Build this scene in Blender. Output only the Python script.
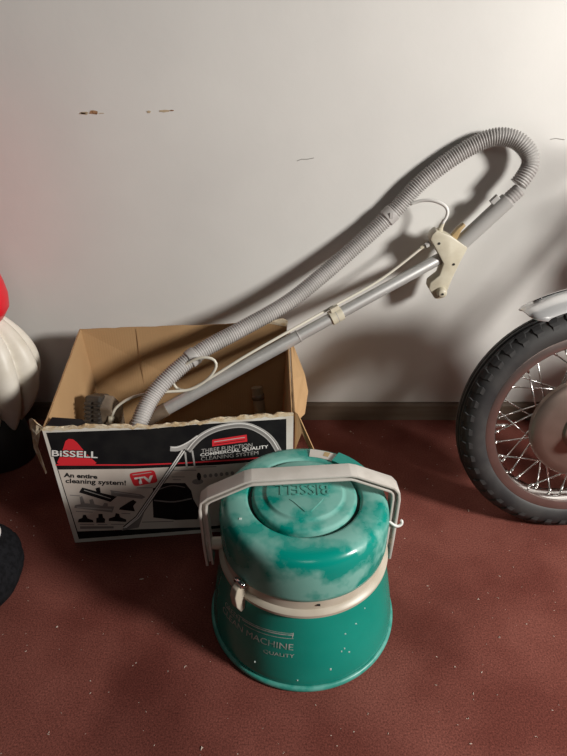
import bpy, bmesh, math, random
from mathutils import Vector, Matrix, noise
random.seed(7)
PI = math.pi
scene = bpy.context.scene
COL = scene.collection
for o in list(bpy.data.objects):
    bpy.data.objects.remove(o)

# ------------------------------------------------------------------ camera, world, lights, exposure
cam_data = bpy.data.cameras.new('camera')
cam = bpy.data.objects.new('camera', cam_data)
COL.objects.link(cam)
cam_data.sensor_fit = 'VERTICAL'
cam_data.sensor_height = 36.0
cam_data.lens = 556.0 / 756.0 * 36.0
cam_data.clip_start = 0.02
cam.location = (0.0, -1.475, 1.0)
cam.rotation_euler = (math.radians(60.0), 0, 0)
scene.camera = cam

world = bpy.data.worlds.new('world')
scene.world = world
world.use_nodes = True
bg = world.node_tree.nodes['Background']
bg.inputs[0].default_value = (0.85, 0.92, 1.0, 1)
bg.inputs[1].default_value = 0.014

def light(name, kind, loc, energy, color, target=None, **kw):
    d = bpy.data.lights.new(name, kind)
    d.energy = energy
    d.color = color
    for k, v in kw.items():
        setattr(d, k, v)
    o = bpy.data.objects.new(name, d)
    COL.objects.link(o)
    o.location = loc
    if target is not None:
        o.rotation_euler = (Vector(target) - Vector(loc)).to_track_quat('-Z', 'Y').to_euler()
    return o
light('work_lamp_light', 'AREA', (2.2, -1.85, 1.52), 108.0, (1.0, 0.965, 0.915), target=(0.1, -0.4, 0.45), shape='DISK', size=0.5)
light('wall_fill_light', 'AREA', (0.2, -3.2, 2.3), 5.0, (1.0, 0.95, 0.87), target=(0, -0.3, 0.5), shape='DISK', size=0.7)  # added frontal fill to even out the wall, no lamp of the room

vs = scene.view_settings
vs.view_transform = 'Standard'
vs.look = 'None'
vs.gamma = 1.0
vs.use_curve_mapping = False
vs.exposure = 0.06

# ------------------------------------------------------------------ materials
def sk(name, *alts):
    return name
def mat(name, color, rough=0.5, metal=0.0, var=None, vscale=8.0, vlo=0.4, vhi=0.6, bump=0.0, bscale=200.0,
        spec=0.5, coat=0.0, trans=0.0, sheen=0.0, detail=4.0, rough2=None, stretch=None):
    m = bpy.data.materials.new(name)
    m.use_nodes = True
    nt = m.node_tree
    p = nt.nodes['Principled BSDF']
    p.inputs['Base Color'].default_value = (*color, 1)
    p.inputs['Roughness'].default_value = rough
    p.inputs['Metallic'].default_value = metal
    p.inputs['Specular IOR Level'].default_value = spec
    p.inputs['Coat Weight'].default_value = coat
    p.inputs['Transmission Weight'].default_value = trans
    p.inputs['Sheen Weight'].default_value = sheen
    tc = nt.nodes.new('ShaderNodeTexCoord')
    src = tc.outputs['Object']
    if stretch:
        mp = nt.nodes.new('ShaderNodeMapping')
        mp.inputs['Scale'].default_value = stretch
        nt.links.new(src, mp.inputs[0])
        src = mp.outputs[0]
    if var is not None:
        n = nt.nodes.new('ShaderNodeTexNoise')
        n.inputs['Scale'].default_value = vscale
        n.inputs['Detail'].default_value = detail
        nt.links.new(src, n.inputs['Vector'])
        r = nt.nodes.new('ShaderNodeValToRGB')
        r.color_ramp.elements[0].position = vlo
        r.color_ramp.elements[0].color = (*color, 1)
        r.color_ramp.elements[1].position = vhi
        r.color_ramp.elements[1].color = (*var, 1)
        nt.links.new(n.outputs['Fac'], r.inputs[0])
        nt.links.new(r.outputs[0], p.inputs['Base Color'])
        if rough2 is not None:
            mr = nt.nodes.new('ShaderNodeMapRange')
            mr.inputs['From Min'].default_value = vlo
            mr.inputs['From Max'].default_value = vhi
            mr.inputs['To Min'].default_value = rough
            mr.inputs['To Max'].default_value = rough2
            nt.links.new(n.outputs['Fac'], mr.inputs['Value'])
            nt.links.new(mr.outputs[0], p.inputs['Roughness'])
    if bump > 0:
        n2 = nt.nodes.new('ShaderNodeTexNoise')
        n2.inputs['Scale'].default_value = bscale
        n2.inputs['Detail'].default_value = 3
        nt.links.new(src, n2.inputs['Vector'])
        b = nt.nodes.new('ShaderNodeBump')
        b.inputs['Strength'].default_value = bump
        b.inputs['Distance'].default_value = 0.002
        nt.links.new(n2.outputs['Fac'], b.inputs['Height'])
        nt.links.new(b.outputs[0], p.inputs['Normal'])
    return m

M = {}
M['wall'] = mat('wall_paint', (0.64, 0.63, 0.60), 0.6, var=(0.59, 0.58, 0.555), vscale=3.0, vlo=0.35, vhi=0.7, bump=0.12, bscale=60)
M['chip_brown'] = mat('exposed_brown', (0.16, 0.07, 0.03), 0.9, var=(0.35, 0.2, 0.1), vscale=200)
M['chip_tan'] = mat('exposed_tan', (0.42, 0.33, 0.22), 0.9)
M['scuff'] = mat('scuff_grey', (0.25, 0.24, 0.22), 0.8)
M['baseboard'] = mat('baseboard_brown', (0.105, 0.075, 0.052), 0.55, var=(0.14, 0.105, 0.075), vscale=6, stretch=(1, 1, 12), vlo=0.3, vhi=0.7)
def carpet():
    m = bpy.data.materials.new('carpet_pile')
    m.use_nodes = True
    nt = m.node_tree
    p = nt.nodes['Principled BSDF']
    p.inputs['Roughness'].default_value = 1.0
    p.inputs['Specular IOR Level'].default_value = 0.1
    tc = nt.nodes.new('ShaderNodeTexCoord')
    def nz(s, d):
        n = nt.nodes.new('ShaderNodeTexNoise')
        n.inputs['Scale'].default_value = s
        n.inputs['Detail'].default_value = d
        nt.links.new(tc.outputs['Object'], n.inputs['Vector'])
        return n
    def ramp(n, a, b, lo, hi):
        r = nt.nodes.new('ShaderNodeValToRGB')
        r.color_ramp.elements[0].position = lo
        r.color_ramp.elements[1].position = hi
        r.color_ramp.elements[0].color = (*a, 1)
        r.color_ramp.elements[1].color = (*b, 1)
        nt.links.new(n.outputs['Fac'], r.inputs[0])
        return r
    big = ramp(nz(5, 4), (0.130, 0.038, 0.029), (0.185, 0.062, 0.048), 0.38, 0.62)
    fine = ramp(nz(330, 3), (0.6, 0.58, 0.58), (1.4, 1.38, 1.38), 0.3, 0.7)
    mx = nt.nodes.new('ShaderNodeMix')
    mx.data_type = 'RGBA'
    mx.blend_type = 'MULTIPLY'
    mx.inputs[0].default_value = 1.0
    nt.links.new(big.outputs[0], mx.inputs[6])
    nt.links.new(fine.outputs[0], mx.inputs[7])
    stain = ramp(nz(2.3, 2), (0.72, 0.68, 0.68), (1, 1, 1), 0.33, 0.42)
    mx2 = nt.nodes.new('ShaderNodeMix')
    mx2.data_type = 'RGBA'
    mx2.blend_type = 'MULTIPLY'
    mx2.inputs[0].default_value = 1.0
    nt.links.new(mx.outputs[2], mx2.inputs[6])
    nt.links.new(stain.outputs[0], mx2.inputs[7])
    nt.links.new(mx2.outputs[2], p.inputs['Base Color'])
    b = nt.nodes.new('ShaderNodeBump')
    b.inputs['Strength'].default_value = 0.25
    b.inputs['Distance'].default_value = 0.003
    nt.links.new(nz(800, 1).outputs['Fac'], b.inputs['Height'])
    nt.links.new(b.outputs[0], p.inputs['Normal'])
    return m
M['carpet'] = carpet()
M['lint'] = mat('lint_white', (0.55, 0.45, 0.38), 0.95)
def cardboard():
    m = mat('cardboard_brown', (0.42, 0.26, 0.125), 0.85, var=(0.36, 0.215, 0.10), vscale=5, vlo=0.35, vhi=0.7)
    nt = m.node_tree
    tc = nt.nodes.new('ShaderNodeTexCoord')
    w = nt.nodes.new('ShaderNodeTexWave')
    w.inputs['Scale'].default_value = 45
    w.inputs['Distortion'].default_value = 0.6
    nt.links.new(tc.outputs['Object'], w.inputs['Vector'])
    b = nt.nodes.new('ShaderNodeBump')
    b.inputs['Strength'].default_value = 0.12
    b.inputs['Distance'].default_value = 0.001
    nt.links.new(w.outputs['Fac'], b.inputs['Height'])
    nt.links.new(b.outputs[0], nt.nodes['Principled BSDF'].inputs['Normal'])
    return m
M['card'] = cardboard()
M['torn'] = mat('torn_paper', (0.62, 0.54, 0.40), 0.95, var=(0.48, 0.35, 0.2), vscale=60, bump=0.5, bscale=300)
M['cardwhite'] = mat('printed_card_white', (0.62, 0.60, 0.55), 0.5, var=(0.5, 0.45, 0.38), vscale=14, vlo=0.5, vhi=0.75)
M['pblack'] = mat('print_black', (0.006, 0.006, 0.007), 0.6, spec=0.2, var=(0.011, 0.011, 0.011), vscale=20)
M['pwhite'] = mat('print_white', (0.66, 0.62, 0.56), 0.5, var=(0.56, 0.5, 0.44), vscale=8)
M['plet'] = mat('print_letter_white', (0.72, 0.71, 0.68), 0.5)
M['pred'] = mat('print_red', (0.62, 0.025, 0.035), 0.45)
M['pgrey'] = mat('print_grey', (0.22, 0.21, 0.20), 0.5)
M['plgrey'] = mat('print_light_grey', (0.40, 0.39, 0.37), 0.5)
M['teal'] = mat('teal_plastic', (0.0, 0.20, 0.155), 0.25, var=(0.003, 0.225, 0.175), vscale=9, bump=0.03, bscale=30)
M['tealdust'] = mat('teal_plastic_dusty', (0.0, 0.225, 0.18), 0.22, var=(0.15, 0.36, 0.31), vscale=17, vlo=0.44, vhi=0.58, rough2=0.7, detail=7, bump=0.04, bscale=60)
M['teallip'] = mat('teal_scuffed_lip', (0.03, 0.25, 0.2), 0.4, var=(0.1, 0.34, 0.29), vscale=40)
M['emboss'] = mat('teal_raised_lettering', (0.05, 0.25, 0.205), 0.35)
M['groove'] = mat('dark_gap', (0.004, 0.02, 0.018), 0.7)
M['cream'] = mat('cream_plastic', (0.47, 0.42, 0.345), 0.4, var=(0.41, 0.36, 0.285), vscale=15)
M['handle'] = mat('warm_grey_plastic', (0.52, 0.49, 0.45), 0.4, var=(0.46, 0.43, 0.39), vscale=20)
M['speck'] = mat('paint_speck', (0.5, 0.6, 0.56), 0.8)
M['labelink'] = mat('worn_silver_ink', (0.42, 0.46, 0.42), 0.5, var=(0.10, 0.24, 0.2), vscale=90, vlo=0.5, vhi=0.7)
M['hose'] = mat('grey_hose_plastic', (0.42, 0.40, 0.385), 0.45, var=(0.36, 0.345, 0.33), vscale=15)
M['grip'] = mat('grey_grip_plastic', (0.36, 0.35, 0.335), 0.4)
M['ivory'] = mat('ivory_plastic', (0.56, 0.52, 0.41), 0.4, var=(0.5, 0.455, 0.35), vscale=25)
M['lever'] = mat('tan_lever', (0.38, 0.27, 0.13), 0.5)
M['wand'] = mat('dull_chrome', (0.50, 0.495, 0.48), 0.36, metal=0.45, var=(0.42, 0.415, 0.40), vscale=30, rough2=0.5)
M['vinyl'] = mat('clear_vinyl_tube', (0.62, 0.59, 0.50), 0.35)
M['vinylwhite'] = mat('white_vinyl_tube', (0.72, 0.71, 0.68), 0.35)
M['chrome'] = mat('chrome', (0.82, 0.81, 0.80), 0.12, metal=1.0)
M['fender'] = mat('fender_chrome', (0.80, 0.80, 0.80), 0.22, metal=0.5)
M['steel'] = mat('spoke_steel', (0.72, 0.71, 0.69), 0.25, metal=1.0)
M['rim'] = mat('rim_carpet_reflection', (0.36, 0.29, 0.27), 0.3, metal=0.85, var=(0.30, 0.235, 0.215), vscale=12)  # brown tint stands for the carpet mirrored in the rim metal
M['hub'] = mat('metal_carpet_reflection', (0.34, 0.26, 0.22), 0.45, metal=0.8, var=(0.28, 0.21, 0.175), vscale=10)  # polished aluminium, the reflected carpet is put into its base colour
M['rubber'] = mat('tire_rubber', (0.015, 0.015, 0.016), 0.6, var=(0.034, 0.033, 0.032), vscale=14, bump=0.1, bscale=90)
M['brush'] = mat('black_tool_plastic', (0.025, 0.022, 0.02), 0.4, var=(0.05, 0.04, 0.032), vscale=30)
M['smoke'] = mat('smoky_brown_plastic', (0.16, 0.12, 0.085), 0.25, var=(0.09, 0.065, 0.045), vscale=20)
M['tan'] = mat('tan_tube', (0.22, 0.16, 0.10), 0.5)
M['figwhite'] = mat('molded_white_plastic', (0.72, 0.68, 0.60), 0.45, var=(0.62, 0.57, 0.48), vscale=10, bump=0.1, bscale=60)
M['figred'] = mat('bright_red_plastic', (0.72, 0.006, 0.02), 0.4)
M['figblack'] = mat('black_base_plastic', (0.012, 0.012, 0.012), 0.6)
M['fuzz'] = mat('black_fuzzy_knit', (0.006, 0.006, 0.007), 1.0, spec=0.1, var=(0.011, 0.011, 0.013), vscale=90, bump=0.9, bscale=240)
M['blue'] = mat('blue_knit', (0.03, 0.06, 0.35), 0.9)
M['rubberblack'] = mat('black_screw', (0.01, 0.01, 0.01), 0.5)

# ------------------------------------------------------------------ helpers
def tag(o, label=None, cat=None, group=None, kind=None):
    if label: o['label'] = label
    if cat: o['category'] = cat
    if group: o['group'] = group
    if kind: o['kind'] = kind
    return o
def thing(name, label, cat, loc):
    o = bpy.data.objects.new(name, None)
    o.empty_display_size = 0.05
    COL.objects.link(o)
    o.location = loc
    return tag(o, label, cat)
def wloc(o):
    v = Vector((0, 0, 0))
    while o is not None:
        v += o.location
        o = o.parent
    return v
def link(name, me, material, parent=None, smooth=False, loc=None):
    """mesh given in world coordinates; the object's origin goes to loc (or the parent's place)"""
    if material is not None and not me.materials:
        me.materials.append(material)
    o = bpy.data.objects.new(name, me)
    COL.objects.link(o)
    base = wloc(parent) if parent is not None else Vector((0, 0, 0))
    org = Vector(loc) if loc is not None else base
    me.transform(Matrix.Translation(-org))
    o.parent = parent
    o.location = org - base
    if smooth:
        for f in me.polygons:
            f.use_smooth = True
    return o
def from_bm(bm, name='mesh'):
    bmesh.ops.recalc_face_normals(bm, faces=bm.faces)
    me = bpy.data.meshes.new(name)
    bm.to_mesh(me)
    bm.free()
    return me
def pydata(v, f, fix=True):
    me = bpy.data.meshes.new('mesh')
    me.from_pydata([tuple(p) for p in v], [], f)
    if fix:
        bm = bmesh.new()
        bm.from_mesh(me)
        bmesh.ops.recalc_face_normals(bm, faces=bm.faces)
        bm.to_mesh(me)
        bm.free()
    return me
def autosmooth(o, ang=35):
    me = o.data
    for f in me.polygons:
        f.use_smooth = True
    bm = bmesh.new()
    bm.from_mesh(me)
    for e in bm.edges:
        if len(e.link_faces) == 2 and e.calc_face_angle(0) > math.radians(ang):
            e.smooth = False
    bm.to_mesh(me)
    bm.free()
    return o
def box_me(c, s, bevel=0.0, rot=None, seg=2):
    bm = bmesh.new()
    bmesh.ops.create_cube(bm, size=1.0)
    bmesh.ops.scale(bm, vec=s, verts=bm.verts)
    if bevel > 0:
        bmesh.ops.bevel(bm, geom=bm.edges[:], offset=bevel, segments=seg, profile=0.5, affect='EDGES')
    if rot is not None:
        bmesh.ops.transform(bm, matrix=rot, verts=bm.verts)
    bmesh.ops.translate(bm, vec=c, verts=bm.verts)
    return from_bm(bm)
def lathe_me(profile, seg=64, center=(0, 0, 0), axis='Z', wob=None):
    v, f = [], []
    n = len(profile)
    for i in range(seg):
        a = 2 * PI * i / seg
        for r, h in profile:
            if axis == 'Z':
                v.append((center[0] + r * math.cos(a), center[1] + r * math.sin(a), center[2] + h))
            else:
                v.append((center[0] + r * math.cos(a), center[1] + h, center[2] + r * math.sin(a)))
    for i in range(seg):
        j = (i + 1) % seg
        for k in range(n - 1):
            f.append((i * n + k, j * n + k, j * n + k + 1, i * n + k + 1))
    me = pydata(v, f, False)
    bm = bmesh.new()
    bm.from_mesh(me)
    bmesh.ops.remove_doubles(bm, verts=bm.verts, dist=1e-6)
    bmesh.ops.recalc_face_normals(bm, faces=bm.faces)
    bm.to_mesh(me)
    bm.free()
    return me
def frames(pts):
    pts = [Vector(p) for p in pts]
    T = []
    for i in range(len(pts)):
        a = pts[max(i - 1, 0)]
        b = pts[min(i + 1, len(pts) - 1)]
        T.append((b - a).normalized())
    up = Vector((0, 0, 1)) if abs(T[0].z) < 0.9 else Vector((0, 1, 0))
    N = [(up - T[0] * up.dot(T[0])).normalized()]
    for i in range(1, len(pts)):
        n = N[-1] - T[i] * N[-1].dot(T[i])
        N.append(n.normalized())
    return pts, T, N
def tube_me(path, radii, seg=12, cap=True):
    pts, T, N = frames(path)
    if not isinstance(radii, (list, tuple)):
        radii = [radii] * len(pts)
    v, f = [], []
    for p, t, n, r in zip(pts, T, N, radii):
        b = t.cross(n)
        for k in range(seg):
            a = 2 * PI * k / seg
            v.append(p + n * (r * math.cos(a)) + b * (r * math.sin(a)))
    for i in range(len(pts) - 1):
        for k in range(seg):
            k2 = (k + 1) % seg
            f.append((i * seg + k, i * seg + k2, (i + 1) * seg + k2, (i + 1) * seg + k))
    if cap:
        f.append(tuple(range(seg)))
        f.append(tuple((len(pts) - 1) * seg + k for k in range(seg)))
    return pydata(v, f)
def cyl_me(a, b, r, seg=20, r2=None, bev=0.0):
    a, b = Vector(a), Vector(b)
    r2 = r if r2 is None else r2
    d = (b - a).normalized()
    if bev > 0:
        return tube_me([a, a + d * 1e-5, a + d * bev, b - d * bev, b - d * 1e-5, b],
                       [r - bev, r - bev, r, r2, r2 - bev, r2 - bev], seg)
    return tube_me([a, b], [r, r2], seg)
def smooth_path(pts, step):
    pts = [Vector(p) for p in pts]
    P = [pts[0] * 2 - pts[1]] + pts + [pts[-1] * 2 - pts[-2]]
    dense = []
    for i in range(1, len(P) - 2):
        p0, p1, p2, p3 = P[i - 1], P[i], P[i + 1], P[i + 2]
        for k in range(30):
            t = k / 30
            dense.append(0.5 * ((2 * p1) + (p2 - p0) * t + (2 * p0 - 5 * p1 + 4 * p2 - p3) * t * t + (3 * p1 - p0 - 3 * p2 + p3) * t ** 3))
    dense.append(pts[-1])
    for it in range(12):
        dense = [dense[0]] + [(dense[i - 1] + dense[i] * 2 + dense[i + 1]) / 4 for i in range(1, len(dense) - 1)] + [dense[-1]]
    out = [dense[0]]
    acc = 0
    for a, b in zip(dense, dense[1:]):
        L = (b - a).length
        while L > 0 and acc + L >= step:
            t = (step - acc) / L
            a = a + (b - a) * t
            L = (b - a).length
            out.append(a.copy())
            acc = 0
        acc += L
    return out
def prism_me(poly, off, bevel=0.0):
    """poly: list of 3D points, extruded by vector off"""
    bm = bmesh.new()
    a = [bm.verts.new(p) for p in poly]
    b = [bm.verts.new(Vector(p) + Vector(off)) for p in poly]
    n = len(poly)
    bm.faces.new(a)
    bm.faces.new(b[::-1])
    for i in range(n):
        bm.faces.new((a[i], a[(i + 1) % n], b[(i + 1) % n], b[i]))
    if bevel > 0:
        bmesh.ops.recalc_face_normals(bm, faces=bm.faces)
        bmesh.ops.bevel(bm, geom=bm.edges[:], offset=bevel, segments=2, profile=0.5, affect='EDGES')
    return from_bm(bm)
def text_unit(s, bold=0.0, extrude=0.0):
    """text as a mesh whose bounding box is the unit square (z = depth)"""
    cu = bpy.data.curves.new('t', 'FONT')
    cu.body = s
    cu.offset = bold
    cu.extrude = extrude
    cu.resolution_u = 3
    ob = bpy.data.objects.new('t', cu)
    COL.objects.link(ob)
    dg = bpy.context.evaluated_depsgraph_get()
    me = bpy.data.meshes.new_from_object(ob.evaluated_get(dg))
    bpy.data.objects.remove(ob)
    xs = [v.co.x for v in me.vertices]
    ys = [v.co.y for v in me.vertices]
    x0, x1, y0, y1 = min(xs), max(xs), min(ys), max(ys)
    for v in me.vertices:
        v.co.x = (v.co.x - x0) / (x1 - x0)
        v.co.y = (v.co.y - y0) / (y1 - y0)
    me.materials.clear()
    return me

# ------------------------------------------------------------------ the setting
wall = link('wall_back', box_me((0, 0.05, 1.3), (4.4, 0.1, 2.6)), M['wall'])
tag(wall, 'off-white painted back wall with small gouges', kind='structure')
def blot(x, z, w, h, seedv, m, name):
    rnd = random.Random(seedv)
    n = 12
    pts = []
    for i in range(n):
        a = 2 * PI * i / n
        k = 0.7 + 0.5 * rnd.random()
        pts.append((x + w * k * math.cos(a), 0.0003, z + h * k * math.sin(a)))
    return link(name, prism_me(pts, (0, -0.0014, 0)), m, wall)
blot(-0.479, 0.883, 0.011, 0.0035, 1, M['chip_tan'], 'paint_chip')
blot(-0.481, 0.883, 0.007, 0.002, 2, M['chip_brown'], 'bare_patch')
blot(-0.456, 0.885, 0.012, 0.0045, 3, M['chip_brown'], 'paint_chip')
blot(-0.436, 0.883, 0.007, 0.001, 4, M['chip_tan'], 'paint_chip')
blot(-0.323, 0.886, 0.005, 0.0025, 5, M['chip_tan'], 'paint_chip')
blot(-0.286, 0.888, 0.012, 0.003, 6, M['chip_tan'], 'paint_chip')
blot(-0.268, 0.889, 0.006, 0.0015, 8, M['chip_brown'], 'paint_chip')
link('scratch', tube_me([(0.034, -0.0003, 0.775), (0.045, -0.0003, 0.779), (0.06, -0.0003, 0.779), (0.076, -0.0003, 0.782)], 0.0009, 5), M['scuff'], wall)
link('scratch', tube_me([(0.655, -0.0003, 0.825), (0.668, -0.0003, 0.827), (0.69, -0.0003, 0.824)], 0.0009, 5), M['scuff'], wall)
flo = link('floor', box_me((0, -1.7, -0.05), (4.4, 3.6, 0.1)), M['carpet'])
tag(flo, 'worn rust-red carpet with lint', kind='structure')
bbp = [(0, 0.0), (-0.010, 0.0), (-0.010, 0.052), (-0.007, 0.060), (0, 0.062)]
bb = link('baseboard_back', prism_me([(-2.2, y - 0.0, z) for y, z in bbp], (4.4, 0, 0)), M['baseboard'])
tag(bb, 'brown baseboard along the wall', kind='structure')

# ------------------------------------------------------------------ cardboard box
carton = thing('cardboard_box', 'open printed cardboard carton with torn top holding a vacuum hose', 'box', (-0.24, -0.3, 0))
A = Vector((-0.495, -0.527, 0.001))
E1 = Vector((0.9945, 0.1043, 0)).normalized()
E2 = Vector((-0.008, 0.0759, 0.9971)).normalized()
EN = E1.cross(E2)
def P(u, v, d=0.0):
    return A + E1 * u + E2 * v + EN * d
PW = 0.5225
T = 0.004
# front panel with torn top
rnd = random.Random(3)
NT = 60
def lx(v): return -0.0169 * v / 0.313
top = []
for i in range(NT + 1):
    t = i / NT
    u = -0.0169 + t * (PW + 0.0169)
    dip = -0.010 * math.exp(-((t - 0.47) / 0.2) ** 2)
    top.append((u, 0.3155 + dip + rnd.uniform(-0.0022, 0.0022)))
poly = [(0.0, 0.0), (0.5190, 0.0)] + top[::-1]
front = link('front_panel', prism_me([P(u, v, 0) for u, v in poly], -EN * T), M['cardwhite'], carton)
# inside brown face of the front panel
link('inner_liner', prism_me([P(u, v - (0.004 if v > 0.1 else -0.004), -T - 0.0002) for u, v in poly], -EN * 0.0008), M['card'], front)
# torn fringe along the top
v_, f_ = [], []
for i, (u, v) in enumerate(top):
    w1 = rnd.uniform(0.0035, 0.0075)
    v_ += [P(u, v - w1, 0.0008), P(u, v + rnd.uniform(0, 0.002), 0.0010), P(u, v + rnd.uniform(-0.001, 0.003), -T - 0.002), P(u, v - 0.008, -T - 0.0022)]
    if i:
        b = 4 * i
        for k in range(3):
            f_.append((b - 4 + k, b + k, b + k + 1, b - 3 + k))
link('torn_edge', pydata(v_, f_), M['torn'], front)
# --- print on the front panel
def flat(name, uvs, m, lev=1):
    return link(name, prism_me([P(u, v, 0.0001) for u, v in uvs], EN * (0.00022 * lev)), m, front)
def ribbon(name, uvs, w, m, lev=1, taper=None):
    pts = [Vector((u, v, 0)) for u, v in uvs]
    Lp, Rp = [], []
    for i, p in enumerate(pts):
        a, b = pts[max(i - 1, 0)], pts[min(i + 1, len(pts) - 1)]
        t = (b - a).normalized()
        n = Vector((-t.y, t.x, 0))
        ww = w if taper is None else w + (taper - w) * i / (len(pts) - 1)
        Lp.append(p + n * ww / 2)
        Rp.append(p - n * ww / 2)
    v, f = [], []
    for a, b in zip(Lp, Rp):
        v += [P(a.x, a.y, 0.0001 + 0.00022 * lev), P(b.x, b.y, 0.0001 + 0.00022 * lev)]
    for i in range(len(pts) - 1):
        f.append((2 * i, 2 * i + 1, 2 * i + 3, 2 * i + 2))
    me = pydata(v, f)
    bm = bmesh.new()
    bm.from_mesh(me)
    for fc in bm.faces:
        fc.normal_update()
        if fc.normal.dot(EN) < 0:
            fc.normal_flip()
    bm.to_mesh(me)
    bm.free()
    return link(name, me, m, front)
def smooth2(uvs, step=0.004):
    return [(p.x, p.y) for p in smooth_path([(u, v, 0) for u, v in uvs], step)]
def ptext(name, s, quad, m, lev=3, bold=0.0):
    """quad: baseline left, baseline right, top right, top left in panel coordinates"""
    me = text_unit(s, bold)
    q = [Vector((u, v, 0)) for u, v in quad]
    for vt in me.vertices:
        x, y = vt.co.x, vt.co.y
        p = q[0] * (1 - x) * (1 - y) + q[1] * x * (1 - y) + q[2] * x * y + q[3] * (1 - x) * y
        vt.co = P(p.x, p.y, 0.0001 + 0.00022 * lev)
    return link(name, me, m, front)
flat('black_print', [(0.0105, 0.0105), (0.505, 0.0105), (0.5065, 0.304), (0.30, 0.303), (0.2, 0.299), (-0.0095, 0.305)], M['pblack'], 1)
flat('white_print', [(0.0115, 0.0335), (0.30, 0.0185), (0.50, 0.024), (0.502, 0.198), (0.354, 0.194), (0.16, 0.1985), (-0.0015, 0.2094)], M['pwhite'], 2)
ribbon('red_stripe', [(-0.0045, 0.2223), (0.1652, 0.2085), (0.26, 0.2055), (0.39, 0.2045), (0.503, 0.2085)], 0.0035, M['pred'], 2)
tri = [(-0.0005, 0.2285), (0.003, 0.2235), (0.078, 0.2165), (0.0825, 0.221), (0.0665, 0.2435), (0.0495, 0.277), (0.0425, 0.2850), (0.034, 0.2865), (0.0265, 0.2815), (0.0143, 0.2542)]
flat('logo_triangle', tri, M['pred'], 2)
ptext('logo_outline', 'BISSELL', [(-0.0100, 0.2445), (0.0885, 0.2312), (0.0911, 0.2523), (-0.0070, 0.2632)], M['pblack'], 3, 0.07)
ptext('logo_lettering', 'BiSSELL', [(-0.0085, 0.2459), (0.0869, 0.2330), (0.0895, 0.2503), (-0.0057, 0.2612)], M['plet'], 4, 0.018)
ptext('lettering', 'An entire', [(0.0066, 0.1886), (0.0787, 0.1778), (0.0801, 0.1893), (0.0086, 0.2009)], M['pblack'], 3, 0.045)
ptext('lettering', 'cleaning system!', [(0.0073, 0.1690), (0.1380, 0.1510), (0.1402, 0.1688), (0.0097, 0.1855)], M['pblack'], 3, 0.03)
# TV badge with round corners
bq = [Vector((0.1486, 0.1875, 0)), Vector((0.2059, 0.1924, 0)), Vector((0.211, 0.158, 0)), Vector((0.1558, 0.1503, 0))]
badge = []
for i in range(4):
    p0, p1, p2 = bq[i - 1], bq[i], bq[(i + 1) % 4]
    a = p1 + (p0 - p1).normalized() * 0.009
    b = p1 + (p2 - p1).normalized() * 0.009
    for k in range(6):
        t = k / 5
        p = a * (1 - t) ** 2 + p1 * 2 * t * (1 - t) + b * t * t
        badge.append((p.x, p.y))
flat('badge', badge, M['pred'], 3)
ptext('badge_lettering', 'TV', [(0.1617, 0.1545), (0.2034, 0.1605), (0.2014, 0.1780), (0.1588, 0.1747)], M['plet'], 4, 0.05)
ribbon('badge_line', [(0.1565, 0.1825), (0.199, 0.1865)], 0.0022, M['plgrey'], 4)
# pictured tools
TOOLS = {
 'pblack': [[(0.0328, 0.1447), (0.0978, 0.112), (0.1144, 0.1256), (0.0801, 0.1396), (0.0804, 0.1553), (0.0703, 0.1528), (0.071, 0.1443), (0.0418, 0.1576)],
            [(0.1141, 0.0886), (0.1167, 0.0935), (0.1408, 0.1092), (0.1493, 0.1135), (0.1565, 0.1067), (0.1472, 0.0959), (0.1493, 0.0802)],
            [(0.0162, 0.0601), (0.0197, 0.0691), (0.0281, 0.0719), (0.0315, 0.0809), (0.0374, 0.0803), (0.0398, 0.0698), (0.0508, 0.0635), (0.0518, 0.0567)],
            [(0.0576, 0.0551), (0.0595, 0.0679), (0.0646, 0.07), (0.0661, 0.0802), (0.0752, 0.0794), (0.0749, 0.069), (0.0791, 0.0645), (0.0767, 0.0532)],
            [(0.0862, 0.0576), (0.0881, 0.0652), (0.1019, 0.0691), (0.1053, 0.0791), (0.1129, 0.0759), (0.1137, 0.0664), (0.1268, 0.0579), (0.1259, 0.0511)]],
 'pgrey': [[(0.1018, 0.1302), (0.1028, 0.1376), (0.1019, 0.1451), (0.1689, 0.1268), (0.1779, 0.1185), (0.1694, 0.1142)],
           [(0.0153, 0.1028), (0.0185, 0.1101), (0.0313, 0.1114), (0.0318, 0.1314), (0.0381, 0.1343), (0.0406, 0.1131), (0.0521, 0.1111), (0.0519, 0.1222), (0.06, 0.1239), (0.0617, 0.1087), (0.0785, 0.1021), (0.0837, 0.1102), (0.0914, 0.1085), (0.0901, 0.0995), (0.1047, 0.0982), (0.0976, 0.0814)],
           [(0.0182, 0.0405), (0.0195, 0.0482), (0.0952, 0.0409), (0.0944, 0.0346)]]}
for mm, polys in TOOLS.items():
    for pl in polys:
        flat('pictured_tool', pl, M[mm], 3)
ribbon('tool_highlight', [(0.045, 0.150), (0.100, 0.1215)], 0.002, M['plgrey'], 4)
ribbon('tool_highlight', [(0.110, 0.139), (0.165, 0.1245)], 0.0018, M['plgrey'], 4)
ribbon('tool_highlight', [(0.021, 0.104), (0.098, 0.090)], 0.004, M['plgrey'], 4)
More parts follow.
